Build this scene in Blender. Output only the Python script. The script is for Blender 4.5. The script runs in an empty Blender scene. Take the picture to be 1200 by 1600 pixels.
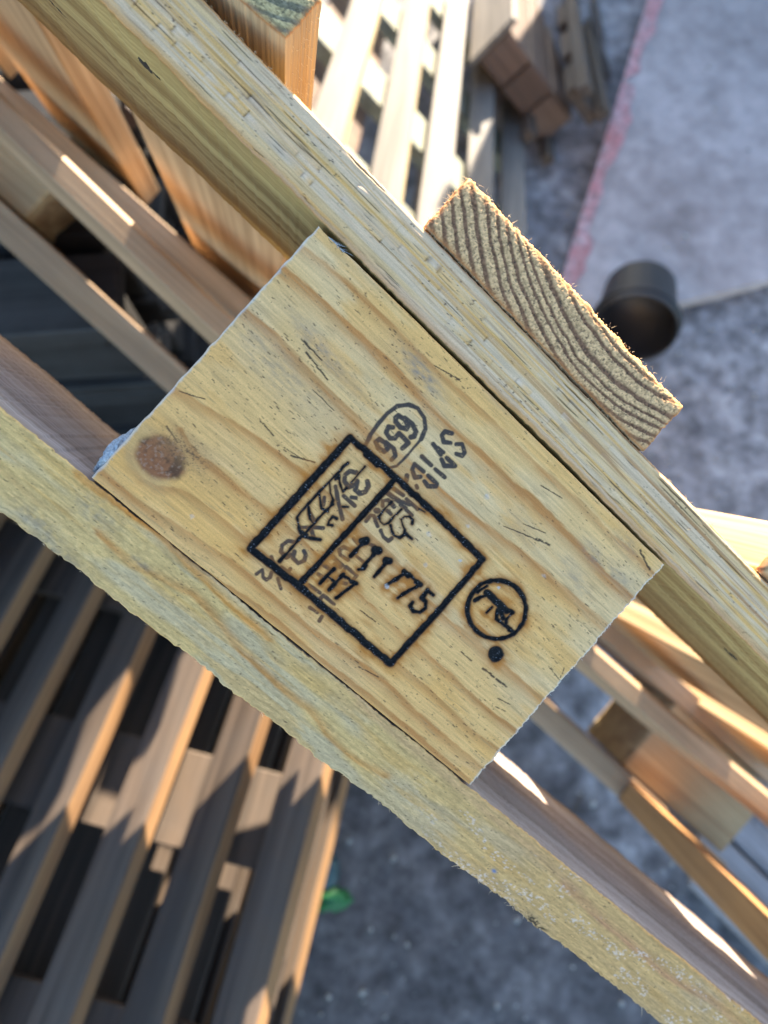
import bpy, math, random
import numpy as np
from mathutils import Matrix, Vector

random.seed(7)
SC = bpy.context.scene
COL = SC.collection

# ------------------------------------------------------------------ camera
PITCH = math.radians(75.0)
CAM_H = 0.90
cam_data = bpy.data.cameras.new('camera')
cam = bpy.data.objects.new('camera', cam_data)
COL.objects.link(cam)
cam.location = (0, 0, CAM_H)
cam.rotation_euler = (math.pi / 2 - PITCH, 0, 0)
cam_data.sensor_fit = 'VERTICAL'
cam_data.sensor_height = 36.0
cam_data.lens = 36.0 * 1001.3 / 1600.0
cam_data.clip_start = 0.01
cam_data.clip_end = 500
cam_data.dof.use_dof = True
cam_data.dof.focus_distance = 0.187
cam_data.dof.aperture_fstop = 7.6
SC.camera = cam

FWD = np.array([0, math.cos(PITCH), -math.sin(PITCH)])
UPV = np.array([0, math.sin(PITCH), math.cos(PITCH)])
CAMP = np.array([0, 0, CAM_H])
C2W = np.column_stack([np.array([1.0, 0, 0]), -UPV, FWD])      # (right, down, forward) -> world
# frame of the near pallet: u along its boards, v through its thickness, w away from the lens
RP = np.array([[0.7298223, 0.6651673, -0.1577758],
               [0.6551105, -0.7464593, -0.1166613],
               [0.1953725, 0.0182186, 0.9805596]])
TP = np.array([-79.0528, -9.0008, 172.4527]) * 1e-3
FPX = 1001.3

def ray_world(px, py):
    return C2W @ np.array([(px - 600) / FPX, (py - 800) / FPX, 1.0])

def on_level(px, py, z):
    """point of the horizontal plane at height z that lies along a sight line"""
    r = ray_world(px, py)
    return CAMP + r * ((z - CAM_H) / r[2])

def at_depth(px, py, d):
    return CAMP + ray_world(px, py) * d

def face_uv(px, py, w=0.0):
    """pallet (u, v) in millimetres of a spot on the plane w"""
    r = RP.T @ np.array([(px - 600) / FPX, (py - 800) / FPX, 1.0])
    c = -RP.T @ (TP * 1000)
    s = (w - c[2]) / r[2]
    p = c + s * r
    return p[0], p[1]

# ------------------------------------------------------------------ sun and sky
SUN_P = np.array([-0.44, 1.0, 0.055])
sun_dir = C2W @ (RP @ SUN_P)
sun_dir = sun_dir / np.linalg.norm(sun_dir)
SUN_EL = math.asin(sun_dir[2])
SUN_AZ = math.atan2(sun_dir[0], sun_dir[1])                  # clockwise from +Y
world = bpy.data.worlds.new('World')
SC.world = world
world.use_nodes = True
wn = world.node_tree
sky = wn.nodes.new('ShaderNodeTexSky')
sky.sky_type = 'NISHITA'
sky.sun_disc = False
sky.sun_elevation = SUN_EL
sky.sun_rotation = SUN_AZ
sky.altitude = 50
sky.air_density = 1.0
sky.dust_density = 0.7
sky.ozone_density = 2.2
wn.links.new(sky.outputs['Color'], wn.nodes['Background'].inputs['Color'])
wn.nodes['Background'].inputs['Strength'].default_value = 0.112
sun_data = bpy.data.lights.new('sun', 'SUN')
sun_data.energy = 4.9
sun_data.angle = math.radians(0.53)
sun_data.color = (1.0, 0.88, 0.70)
sun = bpy.data.objects.new('sun', sun_data)
COL.objects.link(sun)
sun.rotation_euler = Vector(sun_dir).to_track_quat('Z', 'Y').to_euler()
sun.location = (1, 3, 3)
SC.view_settings.view_transform = 'Standard'
SC.view_settings.look = 'None'
SC.view_settings.gamma = 1.0
SC.view_settings.use_curve_mapping = False
SC.view_settings.exposure = 2.52

# ------------------------------------------------------------------ helpers
def smooth(x, a, b):
    t = np.clip((x - a) / (b - a + 1e-12), 0, 1)
    return t * t * (3 - 2 * t)

def vnoise(x, y, seed=0):
    """smooth value noise, -1..1, unit cell"""
    x = np.asarray(x, float); y = np.asarray(y, float)
    xi = np.floor(x).astype(np.int64); yi = np.floor(y).astype(np.int64)
    fx = x - xi; fy = y - yi
    fx = fx * fx * fx * (fx * (fx * 6 - 15) + 10)
    fy = fy * fy * fy * (fy * (fy * 6 - 15) + 10)
    def h(a, b):
        n = (a * 374761393 + b * 668265263 + seed * 982451653) & 0x7fffffff
        n = ((n ^ (n >> 13)) * 1274126177) & 0x7fffffff
        n = (n ^ (n >> 16)) & 0xffff
        return n / 32767.5 - 1
    a = h(xi, yi); b = h(xi + 1, yi); c = h(xi, yi + 1); d = h(xi + 1, yi + 1)
    return (a * (1 - fx) + b * fx) * (1 - fy) + (c * (1 - fx) + d * fx) * fy

def fbm(x, y, seed=0, o=4):
    r = 0; a = 0.5
    for i in range(o):
        r = r + a * vnoise(x, y, seed + i * 17)
        x = x * 2.03 + 7.1; y = y * 2.03 + 3.7; a *= 0.5
    return r

def poly_dist(X, Y, pts):
    """distance and signed side (+ = left of travel) of a polyline for grid points"""
    best = np.full(X.shape, 1e9); sg = np.zeros(X.shape)
    for (x0, y0), (x1, y1) in zip(pts[:-1], pts[1:]):
        dx, dy = x1 - x0, y1 - y0
        L2 = dx * dx + dy * dy + 1e-12
        t = np.clip(((X - x0) * dx + (Y - y0) * dy) / L2, 0, 1)
        d = np.hypot(X - x0 - t * dx, Y - y0 - t * dy)
        s = (dx * (Y - y0) - dy * (X - x0)) / math.sqrt(L2)
        m = d < best
        best = np.where(m, d, best); sg = np.where(m, s, sg)
    return best, sg

def new_mesh(name, verts, faces, mat=None, smoothed=True, cols=None, rgh=None, msk=None):
    me = bpy.data.meshes.new(name)
    if isinstance(faces, np.ndarray):
        nf, k = faces.shape
        me.vertices.add(len(verts)); me.loops.add(nf * k); me.polygons.add(nf)
        me.vertices.foreach_set('co', np.asarray(verts, np.float32).ravel())
        me.loops.foreach_set('vertex_index', faces.astype(np.int32).ravel())
        me.polygons.foreach_set('loop_start', np.arange(0, nf * k, k, dtype=np.int32))
        me.update(calc_edges=True)
        me.validate()
    else:
        me.from_pydata([tuple(v) for v in verts], [], [tuple(f) for f in faces])
        me.update()
    if cols is not None:
        a = me.attributes.new('Col', 'FLOAT_COLOR', 'POINT')
        c = np.ones((len(verts), 4), np.float32); c[:, :3] = cols
        a.data.foreach_set('color', c.ravel())
        a = me.attributes.new('rgh', 'FLOAT', 'POINT')
        a.data.foreach_set('value', np.asarray(rgh, np.float32))
        a = me.attributes.new('msk', 'FLOAT', 'POINT')
        a.data.foreach_set('value', np.asarray(msk, np.float32))
    if smoothed:
        me.polygons.foreach_set('use_smooth', np.ones(len(me.polygons), bool))
    if mat: me.materials.append(mat)
    return me

def obj(name, me, parent=None, loc=None, rot=None):
    o = bpy.data.objects.new(name, me)
    COL.objects.link(o)
    if parent: o.parent = parent
    if loc is not None: o.location = loc
    if rot is not None: o.rotation_euler = rot
    return o

def thing(name, label, cat, group=None, me=None, mat4=None, loc=None):
    o = bpy.data.objects.new(name, me)
    COL.objects.link(o)
    o['label'] = label; o['category'] = cat
    if group: o['group'] = group
    if mat4 is not None: o.matrix_world = mat4
    if loc is not None: o.location = loc
    return o

def frame(origin, ex, ey):
    """matrix with X along ex and Y as near ey as it can be"""
    ex = Vector(ex).normalized(); ey = Vector(ey)
    ez = ex.cross(ey).normalized(); ey = ez.cross(ex)
    m = Matrix((ex, ey, ez)).transposed().to_4x4()
    m.translation = Vector(origin)
    return m

# ------------------------------------------------------------------ materials
def nd(nt, t, **kw):
    n = nt.nodes.new(t)
    for k, v in kw.items(): setattr(n, k, v)
    return n

def wood(name, axis, light, dark, streak=70, attr=False, rough=0.7, grime=0.35, bump=0.25, fine=650, var=0.12):
    m = bpy.data.materials.new(name); m.use_nodes = True
    nt = m.node_tree; L = nt.links.new
    bs = nt.nodes['Principled BSDF']
    tc = nd(nt, 'ShaderNodeTexCoord'); oi = nd(nt, 'ShaderNodeObjectInfo')
    off = nd(nt, 'ShaderNodeVectorMath', operation='MULTIPLY_ADD')
    cmb = nd(nt, 'ShaderNodeCombineXYZ')
    for i in range(3): L(oi.outputs['Random'], cmb.inputs[i])
    off.inputs[1].default_value = (7.3, 5.1, 3.7)
    L(cmb.outputs[0], off.inputs[0]); L(tc.outputs['Object'], off.inputs[2])
    def stretched(al, ac):
        mp = nd(nt, 'ShaderNodeMapping')
        s = [ac] * 3; s[axis] = al
        mp.inputs['Scale'].default_value = s
        L(off.outputs[0], mp.inputs['Vector'])
        return mp.outputs[0]
    def noise(vec, scale=1.0, detail=4, rg=0.55, dist=0.0):
        n = nd(nt, 'ShaderNodeTexNoise')
        n.inputs['Scale'].default_value = scale; n.inputs['Detail'].default_value = detail
        n.inputs['Roughness'].default_value = rg; n.inputs['Distortion'].default_value = dist
        L(vec, n.inputs['Vector']); return n.outputs['Fac']
    def ramp(fac, stops):
        r = nd(nt, 'ShaderNodeValToRGB')
        e = r.color_ramp.elements
        e[0].position, e[0].color = stops[0][0], (*stops[0][1], 1)
        e[1].position, e[1].color = stops[-1][0], (*stops[-1][1], 1)
        for p, c in stops[1:-1]:
            q = e.new(p); q.color = (*c, 1)
        L(fac, r.inputs[0]); return r.outputs[0]
    def mix(a, b, fac, mode='MIX'):
        x = nd(nt, 'ShaderNodeMix', data_type='RGBA', blend_type=mode)
        for s, v in ((x.inputs[0], fac), (x.inputs[6], a), (x.inputs[7], b)):
            if hasattr(v, 'links'): L(v, s)
            elif isinstance(v, (int, float)): s.default_value = v
            else: s.default_value = (*v, 1)
        return x.outputs[2]
    broad = noise(stretched(2.2, streak), 1, 3, 0.6, 0.6)
    mid = tuple((a * 0.55 + b * 0.45) for a, b in zip(light, dark))
    c = ramp(broad, [(0.30, dark), (0.46, mid), (0.56, light), (0.78, tuple(min(1, x * 1.08) for x in light))])
    fib = noise(stretched(9, fine), 1, 3, 0.65)
    c = mix(c, ramp(fib, [(0.3, (0.62, 0.58, 0.54)), (0.62, (1.08, 1.08, 1.08))]), 0.75, 'MULTIPLY')
    gr = noise(off.outputs[0], 16, 5, 0.65)
    g = ramp(gr, [(0.38, (0.0,) * 3), (0.7, (1.0,) * 3)])
    c = mix(c, tuple(x * 0.55 + 0.05 for x in dark), mix((0, 0, 0), g, grime))
    hsv = nd(nt, 'ShaderNodeHueSaturation')
    mr = nd(nt, 'ShaderNodeMapRange')
    mr.inputs['To Min'].default_value = 1 - var; mr.inputs['To Max'].default_value = 1 + var
    L(oi.outputs['Random'], mr.inputs['Value']); L(mr.outputs[0], hsv.inputs['Value']); L(c, hsv.inputs['Color'])
    c = hsv.outputs[0]
    bs.inputs['Roughness'].default_value = rough
    bs.inputs['Specular IOR Level'].default_value = 0.14 if attr else 0.3
    bp = nd(nt, 'ShaderNodeBump'); bp.inputs['Strength'].default_value = bump
    bp.inputs['Distance'].default_value = 0.0006
    L(fib, bp.inputs['Height']); L(bp.outputs[0], bs.inputs['Normal'])
    if attr:
        a = nd(nt, 'ShaderNodeAttribute', attribute_name='Col')
        k = nd(nt, 'ShaderNodeAttribute', attribute_name='msk')
        r = nd(nt, 'ShaderNodeAttribute', attribute_name='rgh')
        grit = noise(off.outputs[0], 2600, 2, 0.6)
        fc = mix(a.outputs['Color'], ramp(grit, [(0.3, (0.88,) * 3), (0.7, (1.1,) * 3)]), 0.8, 'MULTIPLY')
        c = mix(c, fc, k.outputs['Fac'])
        L(r.outputs['Fac'], bs.inputs['Roughness'])
        bp.inputs['Distance'].default_value = 0.00025
    L(c, bs.inputs['Base Color'])
    return m

M_BLOCK = wood('block_pine', 0, (0.55, 0.47, 0.30), (0.36, 0.24, 0.12), attr=True)
M_STRING = wood('stringer_pine', 0, (0.60, 0.43, 0.17), (0.32, 0.19, 0.065), streak=130, attr=True, bump=0.5, grime=0.2)
M_BASE = wood('base_pine', 0, (0.46, 0.37, 0.33), (0.30, 0.22, 0.18), streak=110, attr=True, grime=0.4)
M_DECK = wood('deck_pine', 2, (0.54, 0.37, 0.21), (0.38, 0.24, 0.125), streak=160, attr=True, grime=0.15)
M_FARBLOCK = wood('far_block_pine', 0, (0.50, 0.37, 0.20), (0.28, 0.175, 0.085), streak=45, grime=0.2)
M_TAN = wood('tan_pine', 0, (0.46, 0.31, 0.185), (0.27, 0.17, 0.095), streak=60)
M_RUNNER = wood('runner_pine', 2, (0.50, 0.27, 0.11), (0.34, 0.16, 0.06), streak=90)
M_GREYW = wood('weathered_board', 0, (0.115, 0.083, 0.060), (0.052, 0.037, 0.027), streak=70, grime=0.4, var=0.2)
M_BLACKW = wood('shade_dark_board', 0, (0.03, 0.026, 0.024), (0.016, 0.014, 0.012), streak=70, grime=0.4, var=0.2)  # near-black base colour stands in for deep shade
M_PALEW = wood('sun_bleached_board', 0, (0.19, 0.168, 0.142), (0.12, 0.10, 0.083), streak=70, grime=0.3, var=0.15)
M_FRESHW = wood('fresh_cut_edge', 0, (0.66, 0.50, 0.27), (0.50, 0.35, 0.17), streak=60, grime=0.15)
M_BROWNW = wood('brown_block_wood', 0, (0.40, 0.25, 0.125), (0.25, 0.145, 0.065), streak=60, grime=0.3)
M_GREENW = wood('pale_greenish_board', 0, (0.30, 0.31, 0.24), (0.20, 0.20, 0.15), streak=60, grime=0.3)
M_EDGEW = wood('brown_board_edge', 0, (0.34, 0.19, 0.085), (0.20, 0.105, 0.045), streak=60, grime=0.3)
M_WARMW = wood('warm_block_wood', 0, (0.60, 0.42, 0.22), (0.42, 0.26, 0.12), streak=60, grime=0.2)
M_DARKW = wood('dark_block_wood', 1, (0.16, 0.10, 0.07), (0.08, 0.05, 0.035), streak=60, grime=0.3, var=0.3)

def simple(name, fn):
    m = bpy.data.materials.new(name); m.use_nodes = True
    fn(m.node_tree, m.node_tree.nodes['Principled BSDF'])
    return m

def speckled(name, cols, scale, rough=0.85, bump=0.3, fine=900, rel=0.002, grit=0.9, shade_patch=None):
    def fn(nt, bs):
        L = nt.links.new
        tc = nd(nt, 'ShaderNodeTexCoord')
        def noise(s, d):
            n = nd(nt, 'ShaderNodeTexNoise'); n.inputs['Scale'].default_value = s
            n.inputs['Detail'].default_value = d; n.inputs['Roughness'].default_value = 0.65
            L(tc.outputs['Object'], n.inputs['Vector']); return n.outputs['Fac']
        a = noise(scale, 6); b = noise(fine, 4)
        r = nd(nt, 'ShaderNodeValToRGB'); e = r.color_ramp.elements
        e[0].position = 0.3; e[0].color = (*cols[0], 1); e[1].position = 0.7; e[1].color = (*cols[-1], 1)
        for i, c in enumerate(cols[1:-1]):
            q = e.new(0.3 + 0.4 * (i + 1) / (len(cols) - 1)); q.color = (*c, 1)
        L(a, r.inputs[0])
        r2 = nd(nt, 'ShaderNodeValToRGB'); e = r2.color_ramp.elements
        e[0].position = 0.33; e[0].color = (0.5, 0.48, 0.46, 1); e[1].position = 0.68; e[1].color = (1.25, 1.25, 1.25, 1)
        L(b, r2.inputs[0])
        x = nd(nt, 'ShaderNodeMix', data_type='RGBA', blend_type='MULTIPLY'); x.inputs[0].default_value = grit
        L(r.outputs[0], x.inputs[6]); L(r2.outputs[0], x.inputs[7])
        out = x.outputs[2]
        if shade_patch:
            (sx, sy, sr, sc) = shade_patch
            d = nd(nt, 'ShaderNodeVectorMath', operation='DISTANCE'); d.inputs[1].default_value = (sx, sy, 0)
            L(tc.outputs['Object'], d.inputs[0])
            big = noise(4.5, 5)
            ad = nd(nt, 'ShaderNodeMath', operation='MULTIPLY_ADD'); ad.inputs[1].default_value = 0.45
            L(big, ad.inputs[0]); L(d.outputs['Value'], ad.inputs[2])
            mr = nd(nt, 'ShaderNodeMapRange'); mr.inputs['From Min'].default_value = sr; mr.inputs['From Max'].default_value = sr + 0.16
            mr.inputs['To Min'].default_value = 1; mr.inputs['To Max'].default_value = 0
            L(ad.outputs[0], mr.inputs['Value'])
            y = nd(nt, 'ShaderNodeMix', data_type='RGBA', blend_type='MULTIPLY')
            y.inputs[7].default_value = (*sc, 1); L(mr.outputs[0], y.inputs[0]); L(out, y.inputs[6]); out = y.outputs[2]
        L(out, bs.inputs['Base Color'])
        bs.inputs['Roughness'].default_value = rough
        bp = nd(nt, 'ShaderNodeBump'); bp.inputs['Strength'].default_value = bump; bp.inputs['Distance'].default_value = rel
        L(b, bp.inputs['Height']); L(bp.outputs[0], bs.inputs['Normal'])
    return simple(name, fn)

M_GROUND = speckled('yard_concrete', [(0.13, 0.12, 0.12), (0.28, 0.26, 0.255), (0.48, 0.445, 0.425)], 18, fine=42, grit=1.0, shade_patch=(0.0, -0.38, 0.58, (0.52, 0.49, 0.48)))  # a ragged round patch is darkened to paint in shade
M_SHEET = speckled('painted_sheet', [(0.30, 0.245, 0.225), (0.44, 0.375, 0.35), (0.52, 0.44, 0.41)], 5, fine=26, bump=0.1, grit=0.55)
M_RED = speckled('red_paint', [(0.54, 0.43, 0.42), (0.58, 0.31, 0.30), (0.60, 0.22, 0.22)], 30, fine=90, bump=0.1)
M_BLACK = speckled('black_plastic', [(0.010, 0.011, 0.013), (0.016, 0.017, 0.02), (0.024, 0.025, 0.029)], 12, rough=0.5, bump=0.1)
M_STONE = speckled('pale_stone', [(0.32, 0.31, 0.30), (0.45, 0.44, 0.42), (0.58, 0.56, 0.52)], 40)
M_SHADE_WALL = speckled('shade_wall_concrete', [(0.30, 0.29, 0.28), (0.38, 0.37, 0.36), (0.42, 0.41, 0.40)], 6, fine=60)
M_TWIG = speckled('twig_bark', [(0.06, 0.045, 0.035), (0.10, 0.075, 0.06), (0.13, 0.1, 0.08)], 60)
M_GREEN = speckled('green_plastic', [(0.007, 0.09, 0.025), (0.009, 0.14, 0.037), (0.013, 0.18, 0.05)], 25, rough=0.55, bump=0.1)
M_TEAL = speckled('teal_plastic', [(0.03, 0.07, 0.085), (0.04, 0.09, 0.105), (0.06, 0.12, 0.13)], 25, rough=0.35, bump=0.1)
M_CLAY = speckled('pale_scuffed_wood', [(0.42, 0.46, 0.50), (0.52, 0.55, 0.57), (0.60, 0.61, 0.60)], 220, fine=1500, rel=0.001, bump=0.8)
M_FIBRE = simple('wood_fibre', lambda nt, bs: (bs.inputs['Base Color'].__setattr__('default_value', (0.72, 0.52, 0.30, 1)),
                                              bs.inputs['Roughness'].__setattr__('default_value', 0.7)))

# ------------------------------------------------------------------ setting: ground and an unseen wall added to shade it
def grid_sheet(name, x0, x1, y0, y1, nx, ny, hfn, mat):
    xs = np.linspace(x0, x1, nx); ys = np.linspace(y0, y1, ny)
    X, Y = np.meshgrid(xs, ys)
    Z = hfn(X, Y)
    v = np.stack([X, Y, Z], -1).reshape(-1, 3)
    i = np.arange((ny - 1) * (nx - 1)); r = i // (nx - 1); c = i % (nx - 1)
    a = r * nx + c
    f = np.stack([a, a + 1, a + 1 + nx, a + nx], -1)
    return new_mesh(name, v, f, mat)

def ground_h(X, Y):
    near = np.exp(-((X / 2.2) ** 2 + ((Y - 0.5) / 2.2) ** 2))
    return near * (0.006 * fbm(X * 9, Y * 9, 3, 5) + 0.0025 * fbm(X * 60, Y * 60, 5, 2))
gx = np.r_[np.linspace(-300, -2, 12), np.linspace(-1.8, 1.8, 260), np.linspace(2, 300, 12)]
gy = np.r_[np.linspace(-300, -1.3, 12), np.linspace(-1.2, 2.4, 260), np.linspace(2.6, 300, 12)]
GX, GY = np.meshgrid(gx, gy)
gv = np.stack([GX, GY, ground_h(GX, GY)], -1).reshape(-1, 3)
nx = len(gx); i = np.arange((len(gy) - 1) * (nx - 1)); a = (i // (nx - 1)) * nx + i % (nx - 1)
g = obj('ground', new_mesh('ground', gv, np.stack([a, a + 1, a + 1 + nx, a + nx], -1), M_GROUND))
g['kind'] = 'structure'

def box_pts(x0, x1, y0, y1, z0, z1):
    return [(x0, y0, z0), (x1, y0, z0), (x1, y1, z0), (x0, y1, z0), (x0, y0, z1), (x1, y0, z1), (x1, y1, z1), (x0, y1, z1)]
BOXF = [(0, 3, 2, 1), (4, 5, 6, 7), (0, 1, 5, 4), (1, 2, 6, 5), (2, 3, 7, 6), (3, 0, 4, 7)]

def bevel_box(name, sx, sy, sz, mat, b=0.0015, jit=0.0, seed=0, edge_mat=None):
    """box centred on the origin with chamfered edges, 44 triangles, slightly out of true"""
    rnd = random.Random(seed)
    hx, hy, hz = sx / 2, sy / 2, sz / 2
    V = []; idx = {}
    for x in (-1, 1):
        for y in (-1, 1):
            for z in (-1, 1):
                jx, jy, jz = [rnd.uniform(-jit, jit) for _ in range(3)]
                for k in range(3):
                    p = [x * hx, y * hy, z * hz]
                    for q in range(3):
                        if q != k: p[q] -= (x, y, z)[q] * b
                    idx[(x, y, z, k)] = len(V)
                    V.append((p[0] + jx, p[1] + jy, p[2] + jz))
    F = []
    for k in range(3):
        for s in (-1, 1):
            o = [q for q in range(3) if q != k]
            ring = []
            for (p, q) in ((-1, -1), (1, -1), (1, 1), (-1, 1)):
                t = [0, 0, 0]; t[k] = s; t[o[0]] = p; t[o[1]] = q
                ring.append(idx[(*t, k)])
            F.append(ring)
    for k in range(3):                                      # edge chamfers, edge along axis k
        o = [q for q in range(3) if q != k]
        for p in (-1, 1):
            for q in (-1, 1):
                t0 = [0, 0, 0]; t0[o[0]] = p; t0[o[1]] = q
                t1 = list(t0); t0[k] = -1; t1[k] = 1
                F.append([idx[(*t0, o[0])], idx[(*t1, o[0])], idx[(*t1, o[1])], idx[(*t0, o[1])]])
    for x in (-1, 1):
        for y in (-1, 1):
            for z in (-1, 1):
                F.append([idx[(x, y, z, k)] for k in range(3)])
    me = new_mesh(name, V, F, mat, smoothed=False)
    if edge_mat:
        me.materials.append(edge_mat)
        for i in (0, 1, 2, 3): me.polygons[i].material_index = 1
    import bmesh
    bm = bmesh.new(); bm.from_mesh(me); bmesh.ops.recalc_face_normals(bm, faces=bm.faces); bm.to_mesh(me); bm.free()
    return me

wall = thing('shade_wall', 'low grey concrete wall out of view, added to shade the ground', 'wall', loc=(1.75, 1.62, 0.28))
obj('shade_wall_body', bevel_box('shade_wall_body', 2.6, 0.14, 0.56, M_SHADE_WALL, 0.006), wall)
obj('shade_wall_coping', bevel_box('shade_wall_coping', 2.6, 0.18, 0.04, M_SHADE_WALL, 0.006), wall, loc=(0, 0, 0.301))

# ------------------------------------------------------------------ the near pallet
N2W = np.column_stack([C2W @ RP[:, 0], C2W @ RP[:, 1], -(C2W @ RP[:, 2])])
pm = Matrix([list(N2W[i]) for i in range(3)]).to_4x4()
pm.translation = Vector(CAMP + C2W @ TP)
pallet = thing('wooden_pallet', 'large sharp pine pallet in front with the stamped and branded block', 'pallet', mat4=pm)
MM = 1e-3

def prism(P, C, R, back, steps=6, jit=0.0, seed=1):
    """P (ny,nx,3) front face grid in mm, seen from +Z; extruded to depth -back. returns verts, faces, cols, rgh, msk"""
    ny, nx, _ = P.shape
    V = [P.reshape(-1, 3)]; CC = [C.reshape(-1, 3)]; RR = [R.ravel()]; MK = [np.ones(nx * ny)]
    i = np.arange((ny - 1) * (nx - 1)); a = (i // (nx - 1)) * nx + i % (nx - 1)
    F = [np.stack([a, a + 1, a + 1 + nx, a + nx], -1)]
    loop = np.r_[np.arange(nx), np.arange(1, ny) * nx + nx - 1, (ny - 1) * nx + np.arange(nx - 2, -1, -1), np.arange(ny - 2, 0, -1) * nx]
    base = P.reshape(-1, 3)[loop]
    n = len(loop); prev = loop.copy(); off = nx * ny
    cen = base.mean(0)
    # a copy of the rim carries the side colour so that the front colour stops at the arris
    depths = [0.02] + [0.7, 2.0] + list(np.linspace(4, back, steps))
    s = np.arange(n)
    for k, d in enumerate(depths):
        q = base.copy(); q[:, 2] = base[:, 2] * max(0, 1 - d / 4) - d
        if jit and k > 0:
            nz = jit * vnoise(s * 0.02, np.full(n, k * 3.7), seed)
            q[:, 0] += nz * 0.3; q[:, 1] += nz
        V.append(q); CC.append(C.reshape(-1, 3)[loop]); RR.append(np.full(n, 0.7)); MK.append(np.full(n, 1.0 if k == 0 else 0.0))
        ring = off + s
        F.append(np.stack([prev, ring, np.roll(ring, -1), np.roll(prev, -1)], -1))
        prev = ring; off += n
    V = np.concatenate(V); 
    # back cap as a strip across the loop
    lo = prev[:nx]; hi = prev[nx + ny - 2: nx + ny - 2 + nx][::-1]
    F.append(np.stack([lo[:-1], hi[:-1], hi[1:], lo[1:]], -1))
    return V * MM, np.concatenate(F), np.concatenate(CC), np.concatenate(RR), np.concatenate(MK)

def front_grid(u0, u1, v0, v1, du, dv):
    us = np.linspace(u0, u1, int(round((u1 - u0) / du)) + 1)
    vs = np.linspace(v0, v1, int(round((v1 - v0) / dv)) + 1)
    return np.meshgrid(us, vs)

def lerp(c, d, t):
    return c + (np.asarray(d, float) - c) * t[..., None]

# ---- marks on the branded block: centre lines in photograph pixels, carried onto the block's face
FRAME = [(11, [(547, 684), (391, 857)]), (10, [(547, 684), (580, 712), (619, 747), (690, 812), (754, 874)]),
         (11, [(391, 857), (428, 886), (466, 915), (540, 978), (610, 1037)]), (9.5, [(610, 1037), (685, 955), (754, 874)]),
         (8.5, [(619, 747), (540, 834), (466, 915)]), (13, [(574, 708), (590, 724)])]
circ = [(776 + 45.7 * math.cos(t), 952.5 + 46 * math.sin(t)) for t in np.linspace(0, 2 * math.pi, 40)]
EMBLEM = [(6.6, circ), (5, [(742, 938), (752, 933), (762, 930)]), (11, [(760, 926), (770, 934), (783, 946), (792, 955)]),
          (6, [(790, 950), (801, 957)]), (4, [(761, 957), (769, 949)]), (6, [(777, 953), (776, 967), (788, 977), (798, 983)]),
          (4.5, [(801, 957), (791, 968), (790, 978), (799, 985)]), (5, [(760, 916), (746, 925)]), (8, [(781, 948), (786, 966)]), (7, [(796, 984), (804, 988)])]
DOT = [(25, [(774.5, 1022), (775, 1022.5)])]
NUMER = [(6, [(569, 846), (548, 869)]), (11, [(566, 846), (573, 845)]), (6, [(589, 860), (567, 886)]), (12, [(586, 859), (592, 860)]),
         (4.5, [(560, 890), (569, 889), (573, 883)]), (5.5, [(606, 876), (585, 901)]), (11, [(603, 876), (609, 877)]),
         (6, [(632, 896), (620, 904), (604, 914)]), (9, [(631, 893), (638, 899)]), (5.5, [(643, 901), (656, 914), (640, 922), (622, 934)]), (8, [(650, 909), (657, 914)]),
         (5.5, [(677, 930), (667, 922), (658, 934), (665, 940), (665, 950), (656, 957), (646, 955), (641, 947), (645, 941)]), (7, [(668, 923), (659, 934)]),
         (5.5, [(522, 889), (500, 912)]), (5.5, [(537, 897), (514, 922)]), (5.5, [(555, 912), (526, 934)]), (7, [(549, 909), (556, 912)]),
         (4.5, [(535, 899), (545, 904), (550, 911)]), (4, [(512, 901), (526, 910)])]
LETT = [(2.9, [(612, 784), (601, 795), (592, 807), (594, 815), (600, 820), (607, 817), (615, 807), (626, 797)]), (4, [(620, 803), (627, 796)]),
        (2.9, [(644, 818), (645, 812), (640, 807), (632, 807), (627, 812), (629, 820), (632, 827), (632, 835), (625, 840), (616, 837), (612, 829), (610, 821)]),
        (3.6, [(634, 834), (644, 842)]), (1.5, [(655, 795), (664, 800)])]
SYMB = [(3.2, [(543, 723), (520, 747), (495, 773), (470, 800), (464, 808), (467, 825), (471, 838)]), (4, [(471, 838), (455, 857), (437, 877)]),
        (4, [(471, 838), (485, 841), (501, 843)]), (3.2, [(474, 836), (490, 819), (505, 802), (520, 788)]),
        (2.8, [(529, 742), (532, 757), (535, 767), (541, 764)]), (2.8, [(515, 754), (516, 770), (521, 781), (512, 799)]),
        (2.8, [(499, 772), (502, 794), (511, 799)]), (2.8, [(482, 792), (484, 810), (490, 819)]), (6, [(472, 832), (478, 836)]),
        (1.9, [(570, 729), (562, 738), (549, 754)]), (2.7, [(526, 810), (520, 807), (514, 814), (513, 820), (519, 821)]), (2.6, [(544, 792), (535, 792)]),
        (4, [(529, 745), (524, 749)]), (4, [(536, 768), (541, 763)])]
INK_NUM = [(5.2, [(572, 694), (579, 679), (592, 661), (605, 646), (620, 635), (638, 632), (653, 638), (663, 653), (665, 670), (658, 686)]),
           (2.4, [(658, 686), (638, 710), (620, 728), (608, 731)]),
           (6.2, [(618, 653), (623, 649), (632, 655), (638, 665), (635, 670), (626, 668), (618, 659), (618, 653)]),
           (6.2, [(632, 653), (644, 662), (650, 674), (647, 682), (642, 683)]),
           (5.8, [(614, 668), (607, 667), (603, 676), (609, 685), (617, 685), (623, 677)]), (5.8, [(624, 677), (638, 692), (629, 700)]),
           (5.8, [(587, 691), (593, 686), (602, 692), (606, 701), (600, 706), (591, 700), (587, 691)]), (5.8, [(603, 691), (615, 701), (618, 712), (612, 718)])]
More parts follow.
